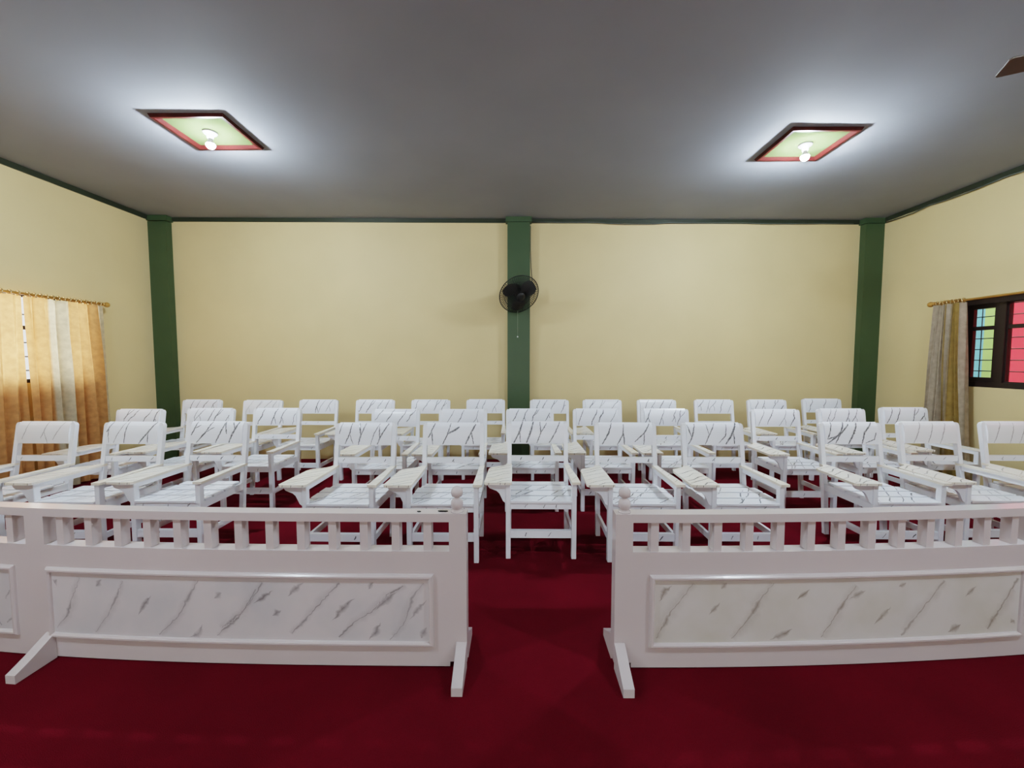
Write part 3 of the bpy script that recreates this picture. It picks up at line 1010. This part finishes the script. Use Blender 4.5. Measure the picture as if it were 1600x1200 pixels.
def balustrade(s, d_mid, d_mold, balu, veins, mm, label, chips):
    """built along d (distance from the gap), then laid out on a gentle bow"""
    k, e = (.0057, 3) if s < 0 else (.0245, 2)
    def bow(d):
        q = max(0, min(d, 2.9) - .36)
        y = k * q ** e
        if d > 2.9:
            y += (d - 2.9) * k * e * q ** (e - 1) * .5
        return y
    def W(d, y, z):
        return (s * d, y + bow(d), z)
    root = empty('balustrade', (AX, FY, 0))
    tag(root, label, 'balustrade', 'white balustrades')
    m = M['fence']
    D0, D1 = .357, .440          # end post
    DM0, DM1 = d_mid             # middle post
    DE0, DE1 = DM1 + 1.95, DM1 + 2.04
    def put(mb, name, mat_=m, parent=root, recalc=True):
        return mb.warp(W).build(name, mat_, parent, recalc)
    ep = put(MB().box(D0, D1, 0, FT, .03, .765), 'post')
    put(MB().box(DM0, DM1, 0, FT, .03, .7245), 'post')
    put(MB().box(DE0, DE1, 0, FT, .03, .7245), 'post')
    put(MB().box(D1, DE1, 0, FT, .7245, .765, nx=40), 'top_rail')
    boards = []
    for a, b in ((D1, DM0), (DM1, DE0)):
        bd = put(MB().box(a, b, 0, FT, .006, .580, nx=24), 'lower_board')
        boards.append(bd)
    # balusters
    d = balu[0]
    while d < DM0 - .04:
        put(MB().box(d - .019, d + .019, .010, .058, .580, .7245), 'baluster')
        d += balu[1]
    d = DM1 + .10
    while d < DE0 - .04:
        put(MB().box(d - .019, d + .019, .010, .058, .580, .7245), 'baluster')
        d += balu[1]
    # marble panels with half-round mouldings
    for bay, (a, b) in enumerate((d_mold, (DM1 + .068, DE0 - .06))):
        z0, z1 = .107, .470
        w = .026
        mb = MB().box(a + w * .6, b - w * .6, -.002, 0, z0 + w * .6, z1 - w * .6, nx=24)
        fm = lambda u, v: (u, -.0027, v)
        rnd = random.Random(50 + bay)
        if bay == 0:
            for pl in veins:
                L = sum((Vector(p) - Vector(q)).length for p, q in zip(pl, pl[1:]))
                ph = rnd.uniform(0, 6.28)
                if L > .2:
                    wd = .026 if s < 0 else .036
                    pr = lambda k, ph=ph: .36 + .8 * max(0, math.sin(k * 7.5 + ph)) ** 2
                else:
                    wd = .042
                    pr = lambda k, ph=ph: max(.05, math.sin(PI * k) ** 1.3)
                vein(mb, pl, wd * rnd.uniform(.75, 1.2), fm, rnd.uniform(.75, 1.0), edge=.0, step=.012, jit=.004, rnd=rnd, prof=pr,
                     inside=lambda u, v: a + w < u < b - w and z0 + w < v < z1 - w)
                if L > .2:
                    vein(mb, [(p[0] + rnd.uniform(-.012, .012), p[1]) for p in pl], wd * 2.2, lambda u, v: (u, -.0023, v), .25, edge=0, step=.02, jit=.004, rnd=rnd,
                         inside=lambda u, v: a + w < u < b - w and z0 + w < v < z1 - w)
        else:
            for pl in [p for p in veins if p[0][0] > DM1] + [[(a + .2 + .3 * q + .1, .43), (a + .2 + .3 * q, .3), (a + .1 + .3 * q, .15)] for q in range(5)]:
                vein(mb, pl, .016, fm, .8, edge=0, step=.018, jit=.006, rnd=rnd, inside=lambda u, v: a + w < u < b - w and z0 + w < v < z1 - w)
        mp = put(mb, 'marble_panel', mm, boards[bay], recalc=False)
        fr = MB()
        prof = [(0, 0), (.003, -.009), (.010, -.016), (.018, -.016), (.024, -.010), (w, -.002), (w, 0)]
        NS = 24
        loop = [(a + (b - a) * i / NS, z0, 0) for i in range(NS)] + [(b, z0, 1)] + [(b - (b - a) * i / NS, z1, 2) for i in range(1, NS)] + [(a, z1, 3)]
        # corner order: walk a rectangle, inset per profile point
        ring = []
        for off, dep in prof:
            row = []
            for i in range(NS + 1):
                row.append((a + off + (b - a - 2 * off) * i / NS, dep, z0 + off))
            for i in range(NS + 1):
                row.append((b - off - (b - a - 2 * off) * i / NS, dep, z1 - off))
            ring.append(row)
        n = len(ring[0])
        vs = [p for row in ring for p in row]
        fs = []
        for j in range(len(ring) - 1):
            for i in range(n):
                p, q = j * n + i, j * n + (i + 1) % n
                fs.append((p, q, q + n, p + n))
        fr.add(vs, fs)
        put(fr, 'moulding', m, boards[bay])
    # sloping feet front and rear at each post
    def foot(dc):
        prof = [(-.175, 0), (-.175, .040), (-.160, .046), (-.10, .075), (-.03, .115), (-.0005, .130), (-.0005, 0)]
        put(MB().prism(prof, 'x', dc - .025, dc + .025), 'foot')
        put(MB().prism([(FT - y - .0 if y > -.001 else FT - y, z) for y, z in prof], 'x', dc - .025, dc + .025), 'foot')
    foot(D0 + .026)
    foot(DM0 - .006 if s < 0 else DM0 + .075)
    foot(DE0 + .04)
    # turned finial: two balls on a small neck
    fin = MB().lathe([(.030, .765), (.030, .771), (.020, .776), (.024, .782), (.0285, .793), (.0295, .804), (.0285, .815), (.021, .827), (.0115, .832), (.0115, .836),
                      (.024, .842), (.028, .853), (.0285, .862), (.026, .873), (.018, .883), (.006, .889)], (0, 0, 0), 24)
    dc = D0 + .048
    fin.warp(lambda x, y, z: (s * dc + x, y + FT / 2, z))
    fin.build('finial', m, root)
    for (a, b, y) in chips:
        mb = MB().prism([(a, y), (a + .01, y - .006), (b - .008, y - .004), (b, y + .003), (b - .012, y + .009), (a + .008, y + .007)], 'z', .7652, .769)
        put(mb, 'dark_scuff', M['black'])
    return root
balustrade(-1, (2.466, 2.570), (.515, 2.462), (.546, .1535), VL, M['marble_grey'],
           'white balustrade with two black scuffs on its top rail, grey-veined marble panel', [(.448, .498, .030), (.578, .598, .024)])
balustrade(1, (2.470, 2.575), (.522, 2.434), (.547, .1520), VR, M['marble_tan'],
           'white balustrade with tan-veined marble panel, on the dark-framed window side of the aisle', [])

# ------------------------------------------------------------------ light
def area(name, loc, rot, sx, sy, power, col):
    d = bpy.data.lights.new(name, 'AREA')
    d.shape = 'RECTANGLE'
    d.size, d.size_y = sx, sy
    d.energy = power
    d.color = col
    o = bpy.data.objects.new(name, d)
    COL.objects.link(o)
    o.location = loc
    o.rotation_euler = rot
    return o
# daylight outside the curtained window
area('daylight', (XL - .55, (WL[0] + WL[1]) / 2, 1.75), (0, -PI / 2, 0), 1.2, 2.9, DAY, (1.0, .97, .92))

# added fill light shining in through an invented opening behind the camera
area('added_rear_fill', (0, YF - .5, 1.35), (PI / 2, 0, 0), 5.2, 2.6, REAR_FILL, (1.0, .97, .95))

w = bpy.data.worlds.new('sky')
scene.world = w
w.use_nodes = True
nt = w.node_tree
bg = nt.nodes['Background']
sky = nt.nodes.new('ShaderNodeTexSky')
sky.sky_type = 'PREETHAM'
sky.turbidity = 6.0
sky.sun_direction = (.35, -.2, .9)
hs = nt.nodes.new('ShaderNodeHueSaturation')
hs.inputs['Saturation'].default_value = .25
nt.links.new(sky.outputs[0], hs.inputs['Color'])
nt.links.new(hs.outputs[0], bg.inputs['Color'])
bg.inputs['Strength'].default_value = SKY

scene.cycles.use_denoising = True
scene.view_settings.view_transform = 'Filmic'
scene.view_settings.look = 'Medium High Contrast'
scene.view_settings.exposure = EXPO
